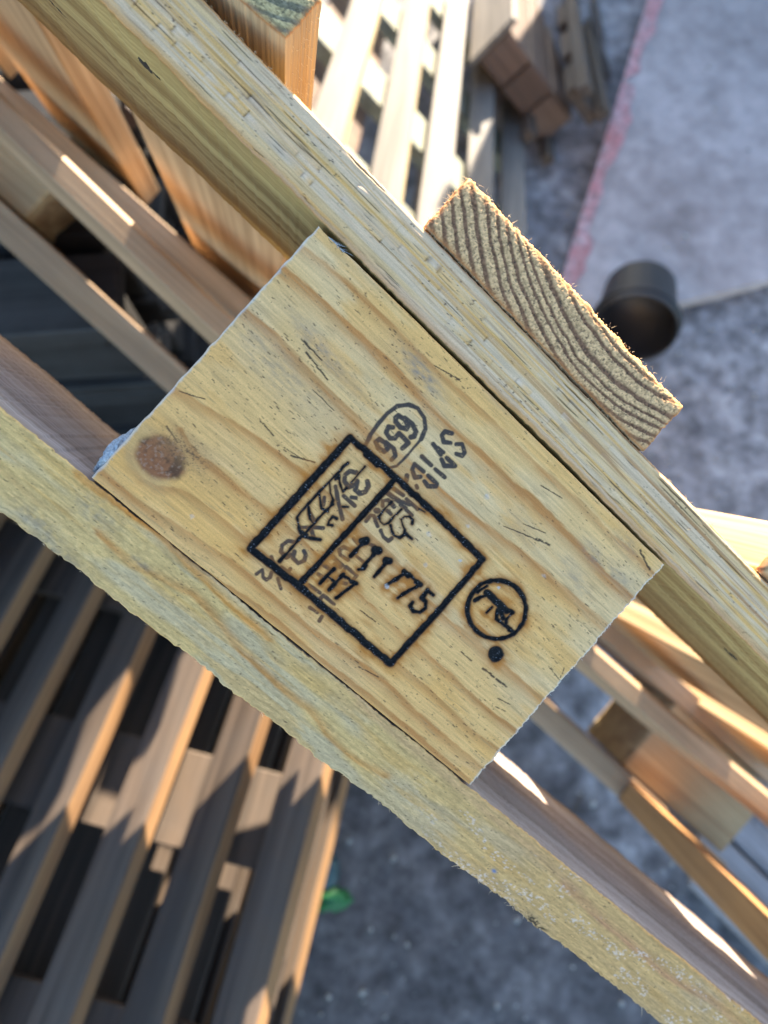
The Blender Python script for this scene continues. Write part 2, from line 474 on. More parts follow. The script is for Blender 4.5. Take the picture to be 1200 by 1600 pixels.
INK_LET = [(5, [(706, 677), (695, 674), (690, 680), (693, 691), (704, 692)]), (5, [(713, 694), (722, 694), (726, 707), (722, 712), (713, 709)]),
           (5.6, [(677, 694), (689, 710)]), (5.4, [(690, 718), (694, 728), (711, 728), (698, 715)]), (5, [(684, 700), (693, 707)]),
           (5, [(659, 713), (674, 727)]), (5, [(680, 733), (695, 746)]),
           (5, [(648, 725), (644, 734), (648, 746), (657, 745)]), (5, [(649, 726), (662, 737)]), (5, [(669, 743), (683, 756), (682, 760), (669, 760), (663, 752)]),
           (6, [(636, 743), (635, 751)]), (4, [(651, 759), (652, 762)]),
           (4.6, [(616, 764), (630, 774)]), (6, [(606, 771), (624, 783)]), (5, [(635, 780), (652, 795)]), (5, [(629, 784), (640, 788)]), (4.5, [(626, 789), (634, 794)]), (4.5, [(635, 797), (644, 805)]),
           (4.8, [(598, 790), (598, 783), (606, 781), (616, 792)]), (4.5, [(605, 798), (611, 803)]), (7, [(588, 798), (590, 798)]),
           (4.6, [(572, 814), (579, 805), (584, 806), (590, 822)]), (4.4, [(595, 829), (599, 839), (607, 845), (612, 841)]),
           (5.6, [(556, 738), (547, 736), (539, 742), (538, 752), (545, 761), (553, 758)]), (5.6, [(558, 752), (555, 765), (562, 771), (571, 769), (576, 760), (574, 752)]),
           (4.6, [(537, 775), (554, 790)]), (4, [(549, 777), (556, 778)]), (4.6, [(524, 760), (529, 785), (535, 811)]), (4, [(507, 777), (505, 789)]),
           (4, [(467, 824), (480, 824)]), (4, [(491, 824), (505, 825)]), (4.5, [(486, 827), (490, 838)]), (6, [(484, 803), (491, 815)]),
           (4.8, [(460, 847), (450, 845), (441, 852), (439, 862), (447, 871), (455, 867)]), (4.8, [(460, 862), (458, 872), (466, 880), (475, 876), (478, 867), (475, 861)]),
           (4.2, [(440, 886), (455, 899)]), (4, [(454, 889), (450, 894)]), (4, [(424, 870), (430, 886)]), (4, [(434, 904), (439, 920)]),
           (4, [(401, 897), (410, 890), (411, 901), (416, 906), (422, 902), (424, 895)]),
           (4, [(552, 841), (560, 850)]), (3.5, [(575, 849), (586, 854)]), (4.6, [(550, 861), (537, 855), (530, 859), (532, 867), (544, 875)]),
           (4.8, [(520, 870), (535, 884)]), (4, [(523, 881), (532, 887)]), (4.4, [(504, 882), (515, 889)]), (4.4, [(497, 897), (511, 907)]), (3.8, [(557, 869), (569, 879)]),
           (4.2, [(541, 886), (557, 899), (552, 906)]), (4, [(540, 886), (536, 894)]), (4, [(532, 910), (541, 912)]), (4, [(482, 914), (500, 926)]), (3.8, [(477, 928), (494, 939)]),
           (4.2, [(497, 940), (505, 930), (522, 944)]), (4, [(484, 949), (496, 957)]), (4, [(499, 970), (503, 963)]), (3.2, [(522, 920), (532, 926)])]
BANDS = [(9, 0.8, [(455, 370), (467, 382), (507, 412), (560, 460), (612, 510), (650, 549), (700, 596), (755, 645), (805, 694), (850, 737), (900, 780), (955, 835), (1000, 875), (1030, 905)]),
         (14, 1.0, [(435, 412), (445, 422), (500, 470), (555, 520), (612, 572), (660, 622), (700, 665), (750, 707), (800, 757), (830, 778), (867, 815), (905, 855), (942, 897), (1000, 945)]),
         (14, 0.9, [(372, 478), (432, 527), (470, 570), (520, 620), (580, 675), (650, 735), (720, 795), (780, 840), (812, 862), (855, 900), (892, 932), (955, 985)]),
         (12, 0.85, [(262, 603), (325, 642), (360, 662), (395, 682), (432, 710), (472, 740), (540, 800), (610, 870), (660, 930), (700, 972), (740, 1002), (790, 1045), (855, 1100)]),
         (9, 0.95, [(282, 672), (295, 695), (310, 713), (340, 735), (370, 762), (407, 790), (440, 815), (500, 870), (560, 930), (600, 965), (635, 998), (660, 1018), (700, 1052), (740, 1090), (775, 1120), (815, 1148)]),
         (9, 0.85, [(200, 705), (206, 730), (222, 750), (245, 762), (280, 767), (310, 785), (345, 810), (375, 835), (420, 872), (470, 920), (520, 960), (580, 1010), (632, 1047), (675, 1082), (707, 1115), (745, 1150), (785, 1176)]),
         (11, 0.9, [(155, 735), (170, 747), (207, 780), (270, 820), (320, 852), (370, 885), (430, 937), (480, 980), (555, 1032), (605, 1067), (640, 1105), (675, 1135), (712, 1167), (755, 1204)]),
         (9, 0.9, [(190, 800), (270, 862), (320, 895), (380, 932), (430, 967), (480, 1012), (530, 1052), (580, 1090), (637, 1138), (680, 1175), (735, 1222)])]
PXMM = 5.15

def to_face(pts): return [face_uv(*p) for p in pts]

def strokes_dist(U, V, strokes, wob=0.0, seed=0):
    """signed distance (mm, negative inside) to a set of strokes"""
    best = np.full(U.shape, 1e9)
    jx = wob * vnoise(U / 1.6, V / 1.6, seed); 
    for w, pts in strokes:
        q = to_face(pts)
        xs = [p[0] for p in q]; ys = [p[1] for p in q]; pad = 14
        m = (U > min(xs) - pad) & (U < max(xs) + pad) & (V > min(ys) - pad) & (V < max(ys) + pad)
        if not m.any(): continue
        d, _ = poly_dist(U[m], V[m], q)
        best[m] = np.minimum(best[m], d - w / PXMM / 2 + jx[m])
    return best

# ---- branded block
BW, BH = 145.0, 93.2
U, V = front_grid(0, BW, 0.35, BH, 0.22, 0.22)
pale = np.array([0.69, 0.445, 0.18]); tan = np.array([0.43, 0.19, 0.055])
C = np.broadcast_to(pale, U.shape + (3,)).copy()
lowf = fbm(U / 40, V / 18, 11, 3)
C = lerp(C, (0.63, 0.455, 0.235), smooth(lowf, -0.25, 0.35) * 0.8)
C = lerp(C, (0.68, 0.38, 0.115), smooth(-fbm(U / 30, V / 7, 23, 4), 0.0, 0.4) * 0.65)
warm_lo = smooth(60 - V + 0.15 * (BW - U), 0, 70)
C = lerp(C, (0.71, 0.37, 0.10), warm_lo * 0.45)
fibre = fbm(U / 9 + 0.6 * vnoise(U / 30, V / 10, 4), V / 0.55, 31, 3)
wobv = 0.32 * fbm(U / 18, V / 9, 41, 3) + 0.28 * fibre + 0.22 * vnoise(U / 2.5, V / 0.6, 43)
for w, k, pts in BANDS:
    d, s = poly_dist(U, V + wobv, to_face(pts))
    s = np.where(np.abs(s) < d * 0.999, np.sign(s) * d, s)
    wm = w / PXMM
    prof = np.where(s > 0, np.exp(-(np.maximum(s - 0.25 * wm, 0) / (0.16 * wm)) ** 2), np.exp(-np.abs(s / (0.85 * wm)) ** 1.5))
    amp = 0.98 + 0.7 * fbm(U / 20, V / 1.6, int(w * 7 + k * 100), 3)
    C = lerp(C, tan, np.clip(prof * k * amp * (0.85 + 0.35 * fibre), 0, 0.92))
hair = fbm(U / 11, V / 0.42, 33, 2)
C *= (1 + 0.20 * fibre[..., None] + 0.16 * hair[..., None])
C = lerp(C, (0.30, 0.20, 0.09), smooth(hair * 0.6 + fbm(U / 7, V / 0.5, 35, 2), 0.42, 0.62) * 0.45)
# grey-blue stain
st = np.zeros(U.shape)
for (px, py, ru, rv, k) in [(658, 583, 9, 2.6, 0.75), (500, 545, 12, 3.0, 0.5), (430, 570, 16, 6, 0.32), (770, 610, 7, 2.2, 0.4), (930, 870, 7, 3, 0.4), (965, 900, 8, 2.5, 0.4),
                            (820, 830, 8, 4, 0.25), (540, 590, 18, 3, 0.25), (900, 905, 9, 3, 0.3), (980, 850, 5, 3, 0.35)]:
    a, b = face_uv(px, py)
    st = np.maximum(st, k * np.exp(-((U - a) / ru) ** 2 - ((V - b + 0.12 * (U - a)) / rv) ** 2))
st *= np.clip(0.75 + 0.9 * fbm(U / 2.2, V / 0.7, 57, 4), 0, 1.4)
C = lerp(C, (0.14, 0.15, 0.155), np.clip(st, 0, 0.85))
# knot
ka, kb = face_uv(252, 716)
rk = np.hypot((U - ka) / 8.0, (V - kb) / 6.6 ) + 0.16 * fbm(U / 4, V / 4, 71, 3)
ringk = 0.5 + 0.5 * np.sin(rk * 26 + 2 * fbm(U / 3, V / 3, 73, 2))
kn = 1 - smooth(rk, 0.72, 1.05)
C = lerp(C, (0.45, 0.30, 0.13), (1 - smooth(rk, 1.0, 1.5)) * 0.6 * smooth(0.3 - (U - ka) * 0.06 - (V - kb) * 0.08, 0, 0.6))
kc = lerp(np.broadcast_to(np.array([0.27, 0.115, 0.05]), U.shape + (3,)).copy(), (0.13, 0.055, 0.03), ringk * 0.3)
kc = lerp(kc, (0.05, 0.03, 0.02), smooth(fbm(U / 3, V / 3, 77, 4) + 0.05 * (V - kb) + 0.02 * (U - ka), 0.0, 0.35) * 0.75)
kc = lerp(kc, (0.33, 0.22, 0.15), smooth(fbm(U / 0.8, V / 0.8, 79, 3), 0.1, 0.5) * 0.6)
C = C * (1 - kn[..., None]) + kc * kn[..., None]
# pores, bark flecks and dark splits along the grain
fleck = np.zeros(U.shape)
rng = np.random.default_rng(5)
def add_fleck(u, v, L, w, k, ang=0.0):
    ca, sa = math.cos(ang), math.sin(ang)
    m = (np.abs(U - u) < L + 1) & (np.abs(V - v) < L * 0.5 + 1.5)
    if not m.any(): return
    x = (U[m] - u) * ca + (V[m] - v) * sa; y = -(U[m] - u) * sa + (V[m] - v) * ca
    y = y + 0.05 * vnoise(x * 1.1 + u, y * 0 + v, 3)
    val = k * (1 - smooth(np.abs(x) / L, 0.5, 1.0)) * (1 - smooth(np.abs(y), w * 0.45, w + 0.12))
    fleck[m] = np.maximum(fleck[m], val)
for _ in range(3400):
    u, v = rng.uniform(0, BW), rng.uniform(0, BH)
    den = 0.45 + 0.9 * float(vnoise(u / 24, v / 12, 91)) + (0.35 if (u > 105 and v < 70) or (u < 60 and v > 40) else 0)
    if rng.uniform() > den: continue
    add_fleck(u, v, 0.12 + 0.95 * rng.uniform() ** 3, rng.uniform(0.03, 0.13), rng.uniform(0.3, 0.95), rng.normal(-0.06, 0.07))
for (x0, y0, x1, y1, w) in [(408, 659, 425, 678, 0.45), (285, 613, 317, 623, 0.28), (790, 823, 855, 850, 0.35), (838, 842, 858, 851, 0.9), (562, 1043, 590, 1057, 0.35),
                            (682, 573, 712, 590, 0.4), (705, 588, 716, 592, 0.8), (755, 1045, 790, 1072, 0.9), (722, 1020, 735, 1031, 0.45), (880, 1046, 875, 1064, 0.3),
                            (262, 668, 276, 690, 0.5), (292, 705, 308, 714, 0.5), (474, 532, 500, 560, 0.8), (480, 553, 510, 590, 0.7), (455, 712, 490, 722, 0.6),
                            (848, 760, 876, 777, 0.35), (820, 819, 850, 832, 0.35), (565, 955, 585, 970, 0.5), (1000, 862, 1015, 888, 1.0), (960, 1000, 870, 1010, 0.0),
                            (860, 1045, 875, 1063, 0.3), (780, 1092, 795, 1100, 0.3), (777, 1105, 787, 1110, 0.3), (445, 700, 470, 716, 0.2), (490, 610, 520, 640, 0.22)]:
    if w <= 0: continue
    n = max(2, int(math.hypot(x1 - x0, y1 - y0) / 4))
    for t in np.linspace(0, 1, n):
        a, b = face_uv(x0 + (x1 - x0) * t, y0 + (y1 - y0) * t)
        add_fleck(a + rng.normal(0, 0.1), b + rng.normal(0, 0.03 + 0.22 * max(0, w - 0.5)), rng.uniform(0.4, 1.2), w * rng.uniform(0.2, 0.5), 0.92, math.atan2(*reversed(np.subtract(face_uv(x1, y1), face_uv(x0, y0)))))
C = lerp(C, (0.035, 0.028, 0.022), np.clip(fleck, 0, 0.93))
# knot-side black crumbs
crumb = smooth(fbm(U / 0.42, V / 0.36, 97, 2), 0.12, 0.36) * np.exp(-((U - ka - 3) / 8) ** 2 - ((V - kb - 5.5) / 3.6) ** 2)
C = lerp(C, (0.36, 0.20, 0.08), 0.6 * np.exp(-((U - ka - 3) / 9) ** 2 - ((V - kb - 6) / 4) ** 2))
C = lerp(C, (0.07, 0.05, 0.035), np.clip(crumb * 0.75, 0, 0.7))
# printed ink, worn thin where the wood is proud
dn = strokes_dist(U, V, INK_NUM, 0.10, 5) - 0.15; dl = strokes_dist(U, V, INK_LET, 0.10, 6) - 0.18
worn = np.clip(1.3 + 0.9 * fbm(U / 0.55, V / 0.55, 101, 3), 0.6, 1)
di = np.minimum(dn, dl)
C = lerp(C, (0.03, 0.03, 0.033), (1 - smooth(di, -0.18, 0.2)) * worn * 0.95)
# burned brand
groups = [('burned_frame', FRAME, 0.75), ('burned_emblem', EMBLEM, 0.6), ('burned_dot', DOT, 0.6), ('burned_numerals', NUMER, 0.6), ('burned_letters', LETT, 0.35), ('burned_symbol', SYMB, 0.4)]
dist = {}; depth = np.zeros(U.shape); dmin = np.full(U.shape, 1e9); heavy = np.full(U.shape, 1e9)
for nm, S, dep in groups:
    d = strokes_dist(U, V, S, 0.2, len(nm)) - (0.03 if dep > 0.5 else 0.06); dist[nm] = d
    depth = np.maximum(depth, dep * (1 - smooth(d, -0.55, 0.10)))
    dmin = np.minimum(dmin, d)
    if dep > 0.5: heavy = np.minimum(heavy, d)
scorch = fbm(U / 5, V / 1.4, 111, 3)
halo = np.exp(-np.maximum(heavy, 0) / (1.9 + 1.6 * scorch)) * (0.95 + 0.6 * scorch)
halo = np.maximum(halo, 0.5 * np.exp(-np.maximum(dmin, 0) / 0.45))
C = lerp(C, (0.44, 0.165, 0.025), np.clip(halo * np.clip(0.75 + 1.1 * fbm(U / 7, V / 5, 113, 3), 0.25, 1.3), 0, 0.88) * (dmin > 0))
near = np.exp(-np.maximum(dmin, 0) / (0.42 + 0.35 * np.clip(scorch, 0, 1)))
C = lerp(C, (0.10, 0.045, 0.018), np.clip(near * 0.85, 0, 0.9))
char = 1 - smooth(dmin, -0.15, 0.14)
flake = fbm(U / 0.5, V / 0.5, 121, 3)
cc = np.broadcast_to(np.array([0.006, 0.006, 0.006]), U.shape + (3,)).copy()
cc = lerp(cc, (0.022, 0.021, 0.022), smooth(flake, 0.1, 0.5))
cc = lerp(cc, (0.35, 0.37, 0.40), smooth(fbm(U / 0.35, V / 0.35, 127, 2), 0.47, 0.58) * 0.5)
C = C * (1 - char[..., None]) + cc * char[..., None]
for (px, py, r) in [(730, 822, 0), (761, 776, 5), (731, 822, 4.5), (670, 835, 5), (665, 883, 4.5), (300, 807, 4.5), (604, 916, 4.5), (779, 918, 4), (719, 876, 3.5), (850, 900, 4)]:
    if not r: continue
    a, b = face_uv(px, py); rr = np.hypot((U - a) * (0.8 + 0.1 * (py % 5)), (V - b) * (0.9 + 0.12 * (px % 4))) + 0.35 * fbm(U * 2.2, V * 2.2, int(px), 3)
    C = lerp(C, (0.47, 0.46, 0.43), (1 - smooth(rr, r / PXMM * 0.45, r / PXMM * 1.05)) * (0.35 + 0.1 * (px % 5)))
C = C * np.array([1.07, 0.965, 0.92])
rough = 0.70 - 0.15 * char
# relief: fibres, brand grooves, sawn edges
N = -depth + 0.02 * fibre + 0.035 * fbm(U / 6, V / 1.2, 131, 3) - 0.12 * np.clip(fleck, 0, 1)
N = N + char * (0.10 * flake)
for px, py, r in [(761, 776, 5), (731, 822, 4.5), (670, 835, 5), (665, 883, 4.5), (300, 807, 4.5)]:
    a, b = face_uv(px, py); N += 0.35 * np.exp(-((U - a) ** 2 + (V - b) ** 2) / (0.3 * r / PXMM) ** 2 / 4)
N -= kn * (0.15 - 0.2 * fbm(U / 1.2, V / 1.2, 141, 3))
PU = U.copy(); PV = V.copy()
eL = smooth(2.0 - U, 0, 2); eR = smooth(U - (BW - 2), 0, 2)
PU += eR * (0.45 * fbm(V / 2.2, V * 0, 151, 4) + 0.22 * vnoise(V / 0.5, V * 0, 155)) + eL * 0.18 * vnoise(V / 3, V * 0, 161)
eT = smooth(V - (BH - 1.5), 0, 1.5); eB = smooth(1.8 - V, 0, 1.5)
PV += eT * (0.2 * fbm(U / 9, U * 0, 171, 3) - 0.35 - 0.5 * smooth(BW - U, 10, 120) - 0.7 * np.exp(-((U - 5) / 5) ** 2)) + eB * (0.12 * vnoise(U / 7, U * 0, 181))
edge = np.minimum(np.minimum(U, BW - U), np.minimum(V - 0.35, BH - V))
N -= 0.28 * np.exp(-edge / 0.25)
C = lerp(C, (0.60, 0.60, 0.56), (1 - smooth(np.minimum(U, BW - U), 0.15, 0.9 + 0.4 * vnoise(V / 1.2, V * 0, 191))) * 0.55)
P = np.stack([PU, PV, N], -1)
Vb, Fb, Cb, Rb, Mb = prism(P, C, rough, 100.0, 7, 0.25)
nyb, nxb = U.shape; nfront = (nyb - 1) * (nxb - 1)
cls = np.zeros(U.shape, int)
for k, (nm, _, _) in enumerate(groups): cls[(dist[nm] < 0.05) & (cls == 0)] = k + 1
cls[(dn < 0.0) & (cls == 0)] = 7; cls[(dl < 0.0) & (cls == 0)] = 8
fcls = cls[:-1, :-1].ravel()
def sub_mesh(name, F):
    ids, inv = np.unique(F, return_inverse=True)
    return new_mesh(name, Vb[ids], inv.reshape(F.shape), M_BLOCK, True, Cb[ids], Rb[ids], Mb[ids])
block = obj('block', sub_mesh('block', np.concatenate([Fb[:nfront][fcls == 0], Fb[nfront:]])), pallet)
block['label'] = 'pine block with burned frame, numerals and printed stamp'
for k, nm in enumerate([q[0] for q in groups] + ['printed_number', 'printed_letters']):
    if (fcls == k + 1).any(): obj(nm, sub_mesh(nm, Fb[:nfront][fcls == k + 1]), block)

# torn pale lump of wood on the block's lower left end
rng = np.random.default_rng(9)
def lump(name, cu, cv, cn, ru, rv, rn, mat, seed, parent):
    nu, nv = 40, 26
    A, B = np.meshgrid(np.linspace(0, 2 * np.pi, nu, endpoint=False), np.linspace(0.02, np.pi - 0.02, nv))
    X = np.sin(B) * np.cos(A); Y = np.sin(B) * np.sin(A); Z = np.cos(B)
    r = 1 + 0.30 * fbm(X * 2 + 5, Y * 2 + Z * 3, seed, 4) + 0.12 * vnoise(X * 9, Y * 9 + Z * 7, seed + 3)
    v = np.stack([cu + X * r * ru, cv + Y * r * rv, cn + Z * r * rn], -1).reshape(-1, 3) * MM
    f = []
    for j in range(nv - 1):
        for i in range(nu):
            f.append((j * nu + i, (j + 1) * nu + i, (j + 1) * nu + (i + 1) % nu, j * nu + (i + 1) % nu))
    return obj(name, new_mesh(name, v, np.array(f), mat), parent)
lump('torn_end', 0.6, 8.5, -7, 3.4, 8.2, 6.5, M_CLAY, 3, block)

# ---- top stringer: one long sawn edge, torn into steps along the grain
def board_u(name, u0, u1, v0, v1, back, colour, relief, mat, du=0.45, dv=0.25, vedge=0.35, seed=0, steps=7, top_round=0.0):
    us = np.r_[np.linspace(u0, -150, 60, endpoint=False), np.arange(-150, 330, du), np.linspace(330, u1, 60)]
    vs = np.linspace(v0, v1, int((v1 - v0) / dv) + 1)
    U, V = np.meshgrid(us, vs)
    T = (V - v0) / (v1 - v0)
    C, R = colour(U, V, T)
    N = relief(U, V, T)
    lo = vedge * (fbm(U / 14, U * 0, seed + 1, 4) + 0.35 * vnoise(U / 1.3, U * 0, seed + 2))
    hi = 0.5 * vedge * (fbm(U / 12, U * 0, seed + 5, 4) + 0.4 * vnoise(U / 1.1, U * 0, seed + 6))
    V2 = V + lo * (1 - smooth(T, 0, 0.25)) + hi * smooth(T, 0.75, 1)
    e = np.minimum(V - v0, v1 - V)
    N = N - 0.35 * np.exp(-e / 0.3) - top_round * np.exp(-(v1 - V) / 0.6)
    P = np.stack([U, V2, N], -1)
    a = prism(P, C, R, back, steps, 0.3, seed)
    return obj(name, new_mesh(name, a[0], a[1], mat, True, a[2], a[3], a[4]), pallet)

SV0, SV1 = 93.85, 112.8
def str_rows(U, V, T):
    """torn steps in three rows: (row mask, phase along each step, dark seams)"""
    Tw = T + 0.05 * fbm(U / 30, T * 2, 203, 3) + 0.0004 * (U - 20)
    mask = np.zeros(U.shape); ph = np.zeros(U.shape); seam = np.zeros(U.shape)
    for k, (r, h, L, seed) in enumerate([(0.27, 0.075, 9.0, 1), (0.40, 0.06, 12.0, 2), (0.52, 0.05, 16.0, 3), (0.72, 0.055, 14.0, 4)]):
        x = U / L + 1.3 * vnoise(U / (L * 1.7), U * 0 + k, 205 + seed)
        p = np.mod(x, 1.0); cell = np.floor(x)
        off = 0.035 * vnoise(cell * 1.37, cell * 0 + k * 3.1, 207)
        keep = smooth(vnoise(cell * 2.11, cell * 0 + k * 5.3, 209), -0.35, 0.35) * (0.3 + 0.7 * smooth(fbm(U / 12, V / 1.1, 219 + k, 3), -0.25, 0.15))
        d = np.abs(Tw - r - off) / h
        m = (1 - smooth(d + 0.3 * fbm(U / 3, V / 0.6, 229 + k, 2), 0.6, 1.2)) * keep
        mask = np.maximum(mask, m); ph = np.where(m > 0.12, p, ph)
        seam = np.maximum(seam, keep * (1 - smooth(d, 0.95, 1.1)) * (1 - smooth(np.minimum(p, 1 - p) * L, 0.12, 0.5)))
        seam = np.maximum(seam, 0.75 * keep * (1 - smooth(np.abs(d - 1.02), 0.05, 0.25)) * smooth(vnoise(U / 6, V / 4, 211 + k), -0.1, 0.3) * (Tw < r + off))
    fade = 1 - smooth(U + 25 * vnoise(U / 20, V / 5, 213), 60, 170)
    return mask * fade, ph, seam * fade
def str_relief(U, V, T):
    m, ph, seam = str_rows(U, V, T)
    return 0.22 * fbm(U / 26, V / 0.9, 201, 3) + m * (0.38 * (0.5 - ph) + 0.15 * vnoise(U / 3, V / 0.7, 215)) - 0.25 * seam - 0.4 * smooth(fbm(U / 22, V / 0.55, 217, 3), 0.40, 0.55)
def str_colour(U, V, T):
    m, ph, seam = str_rows(U, V, T)
    C = np.broadcast_to(np.array([0.55, 0.42, 0.20]), U.shape + (3,)).copy()
    C = lerp(C, (0.53, 0.445, 0.28), smooth(fbm(U / 70, V / 2.2, 221, 3) + 0.15, -0.1, 0.3) * 0.85)
    C = lerp(C, (0.56, 0.35, 0.09), smooth(fbm(U / 45, V / 0.9, 223, 3), 0.08, 0.3) * 0.7)
    lines = smooth(fbm(U / 70, V / 0.75, 227, 3), 0.08, 0.28)
    C = lerp(C, (0.33, 0.185, 0.07), lines * (0.22 + 0.6 * smooth(U, 10, 140)) * smooth(T, 0.05, 0.2))
    C = lerp(C, (0.60, 0.385, 0.12), m * smooth(ph, 0.15, 0.85) * 0.55)
    C = lerp(C, (0.51, 0.45, 0.32), m * (1 - smooth(ph, 0.05, 0.6)) * 0.55)
    C = lerp(C, (0.20, 0.12, 0.04), np.clip(seam, 0, 1) * 0.5)
    C = lerp(C, (0.12, 0.085, 0.05), smooth(fbm(U / 22, V / 0.55, 217, 3), 0.40, 0.55) * 0.6)
    C = lerp(C, (0.05, 0.04, 0.03), smooth(fbm(U / 1.1, V / 0.6, 233, 3), 0.46, 0.56) * smooth(vnoise(U / 14, V / 3, 235), -0.2, 0.5) * 0.85)
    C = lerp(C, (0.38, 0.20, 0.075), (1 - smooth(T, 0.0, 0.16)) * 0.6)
    C = lerp(C, (0.68, 0.42, 0.18), smooth(T, 0.95, 1.0) * 0.8)  # bright top edge, sunlight painted into the colour
    C = lerp(C, (0.30, 0.20, 0.10), smooth(fbm(U / 16, V / 0.42, 239, 2), 0.3, 0.5) * 0.5) * np.array([1.20, 0.99, 0.98])
    return C * (1 + 0.26 * fbm(U / 9, V / 0.45, 237, 3))[..., None], np.full(U.shape, 0.75)
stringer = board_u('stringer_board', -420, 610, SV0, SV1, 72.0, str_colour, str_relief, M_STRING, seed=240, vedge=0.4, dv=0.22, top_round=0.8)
stringer['label'] = 'torn rough-sawn board edge along the top of the branded block'

# dark bark pockets on the stringer's underside
def on_under(px, py, v):
    r = RP.T @ np.array([(px - 600) / FPX, (py - 800) / FPX, 1.0]); c = -RP.T @ (TP * 1000)
    p = c + r * ((v - c[1]) / r[1]); return p[0], p[2]
M_BARK = speckled('bark', [(0.02, 0.013, 0.008), (0.045, 0.03, 0.018), (0.07, 0.048, 0.03)], 300, fine=2500, rel=0.0005)
for px, py, ru, rw, sd in ((97, 18, 7.0, 1.3, 5), (228, 101, 4.6, 2.2, 6), (1143, 1022, 4.2, 1.5, 8)):
    u, w = on_under(px, py, SV0)
    lump('bark_pocket', u, SV0, -w, ru, 0.45, rw, M_BARK, sd, stringer)

# ---- base board under the block
S1 = [(120, 742), (150, 765), (200, 800), (240, 830), (300, 890), (360, 950), (420, 1000)]
S2 = [(150, 835), (175, 860), (205, 885), (245, 902), (300, 932), (345, 980), (380, 1022), (430, 1072), (480, 1110), (510, 1148), (545, 1180), (600, 1215)]
S3 = [(880, 1385), (930, 1430), (985, 1480), (1040, 1525), (1110, 1565), (1200, 1640)]
S4 = [(560, 1100), (650, 1175), (740, 1250), (820, 1320), (900, 1390)]
S5 = [(-80, 660), (0, 735), (60, 790), (100, 800)]
def base_colour(U, V, T):
    C = np.broadcast_to(np.array([0.53, 0.435, 0.20]), U.shape + (3,)).copy()
    C = lerp(C, (0.44, 0.415, 0.27), smooth(fbm(U / 34, V / 7, 301, 3) - 0.3 * (T - 0.5), -0.05, 0.3) * 0.85)
    C = lerp(C, (0.54, 0.38, 0.13), smooth(fbm(U / 40, V / 3, 303, 3), 0.08, 0.36) * 0.5)
    C = lerp(C, (0.46, 0.31, 0.14), smooth(U, 90, 200) * 0.5)
    wv = 0.8 * fbm(U / 12, V / 6, 305, 3)
    for pts, w, k, col in ((S1, 9, 1.0, (0.46, 0.23, 0.05)), (S2, 9, 1.0, (0.43, 0.24, 0.075)), (S3, 12, 0.6, (0.40, 0.21, 0.13)), (S4, 20, 0.45, (0.42, 0.29, 0.17)), (S5, 9, 0.4, (0.45, 0.33, 0.14))):
        d, s = poly_dist(U, V + wv, to_face(pts)); wm = w / PXMM
        s = np.where(np.abs(s) < d * 0.999, np.sign(s) * d, s)
        pr = np.where(s < 0, np.exp(-(s / (0.35 * wm)) ** 2), np.exp(-(s / (0.95 * wm)) ** 2))
        C = lerp(C, col, np.clip(pr * k * (0.8 + 0.6 * fbm(U / 15, V / 2, 307, 3)), 0, 0.9))
    a, b = face_uv(85, 880); 
    for px, py, ru, rv, k in [(85, 870, 11, 3, 0.5), (150, 800, 8, 4, 0.4), (60, 815, 9, 3, 0.4), (170, 950, 14, 2, 0.6), (220, 880, 3, 0.8, 0.7), (540, 1010, 5, 2, 0.2)]:
        a, b = face_uv(px, py)
        C = lerp(C, (0.21, 0.22, 0.20), np.clip(k * np.exp(-((U - a) / ru) ** 2 - ((V - b) / rv) ** 2) * (0.8 + 1.2 * fbm(U / 1.3, V / 0.9, 309, 3)), 0, 0.85))
    C = C * (1 + 0.30 * fbm(U / 10, V / 0.5, 325, 3))[..., None]
    wh = smooth(fbm(U / 0.8, V / 0.6, 311, 3), 0.16, 0.34) * smooth(fbm(U / 14, V / 4, 313, 3), 0.06, 0.2) * smooth(U, 120, 165)
    C = lerp(C, (0.62, 0.61, 0.57), wh * 0.75)
    C = lerp(C, (0.06, 0.05, 0.04), smooth(fbm(U / 0.9, V / 0.5, 317, 3), 0.50, 0.6) * 0.7)
    a, b = face_uv(838, 1440)
    C = lerp(C, (0.03, 0.03, 0.025), np.clip(1.6 * np.exp(-((U - a) / 5) ** 4 - ((V - b) / 0.9) ** 2), 0, 0.9) * smooth(fbm(U / 1.0, V / 0.6, 319, 2), -0.25, 0.05))
    a, b = face_uv(772, 1361); C = lerp(C, (0.10, 0.20, 0.42), np.exp(-((U - a) / 0.9) ** 2 - ((V - b) / 0.6) ** 2))
    fz = fbm(U / 1.3, V / 0.5, 323, 3)
    C = C * np.array([1.15, 0.86, 0.70])
    return C * (1 + 0.26 * fz)[..., None], np.full(U.shape, 0.85)
def base_relief(U, V, T):
    return 0.16 * fbm(U / 1.3, V / 0.5, 323, 3) + 0.14 * fbm(U / 9, V / 2, 327, 3)
base = board_u('base_board', -420, 610, -21.6, -0.15, 92.0, base_colour, base_relief, M_BASE, seed=330, vedge=0.9, dv=0.22)
base['label'] = 'rough fuzzy board along the underside of the branded block'

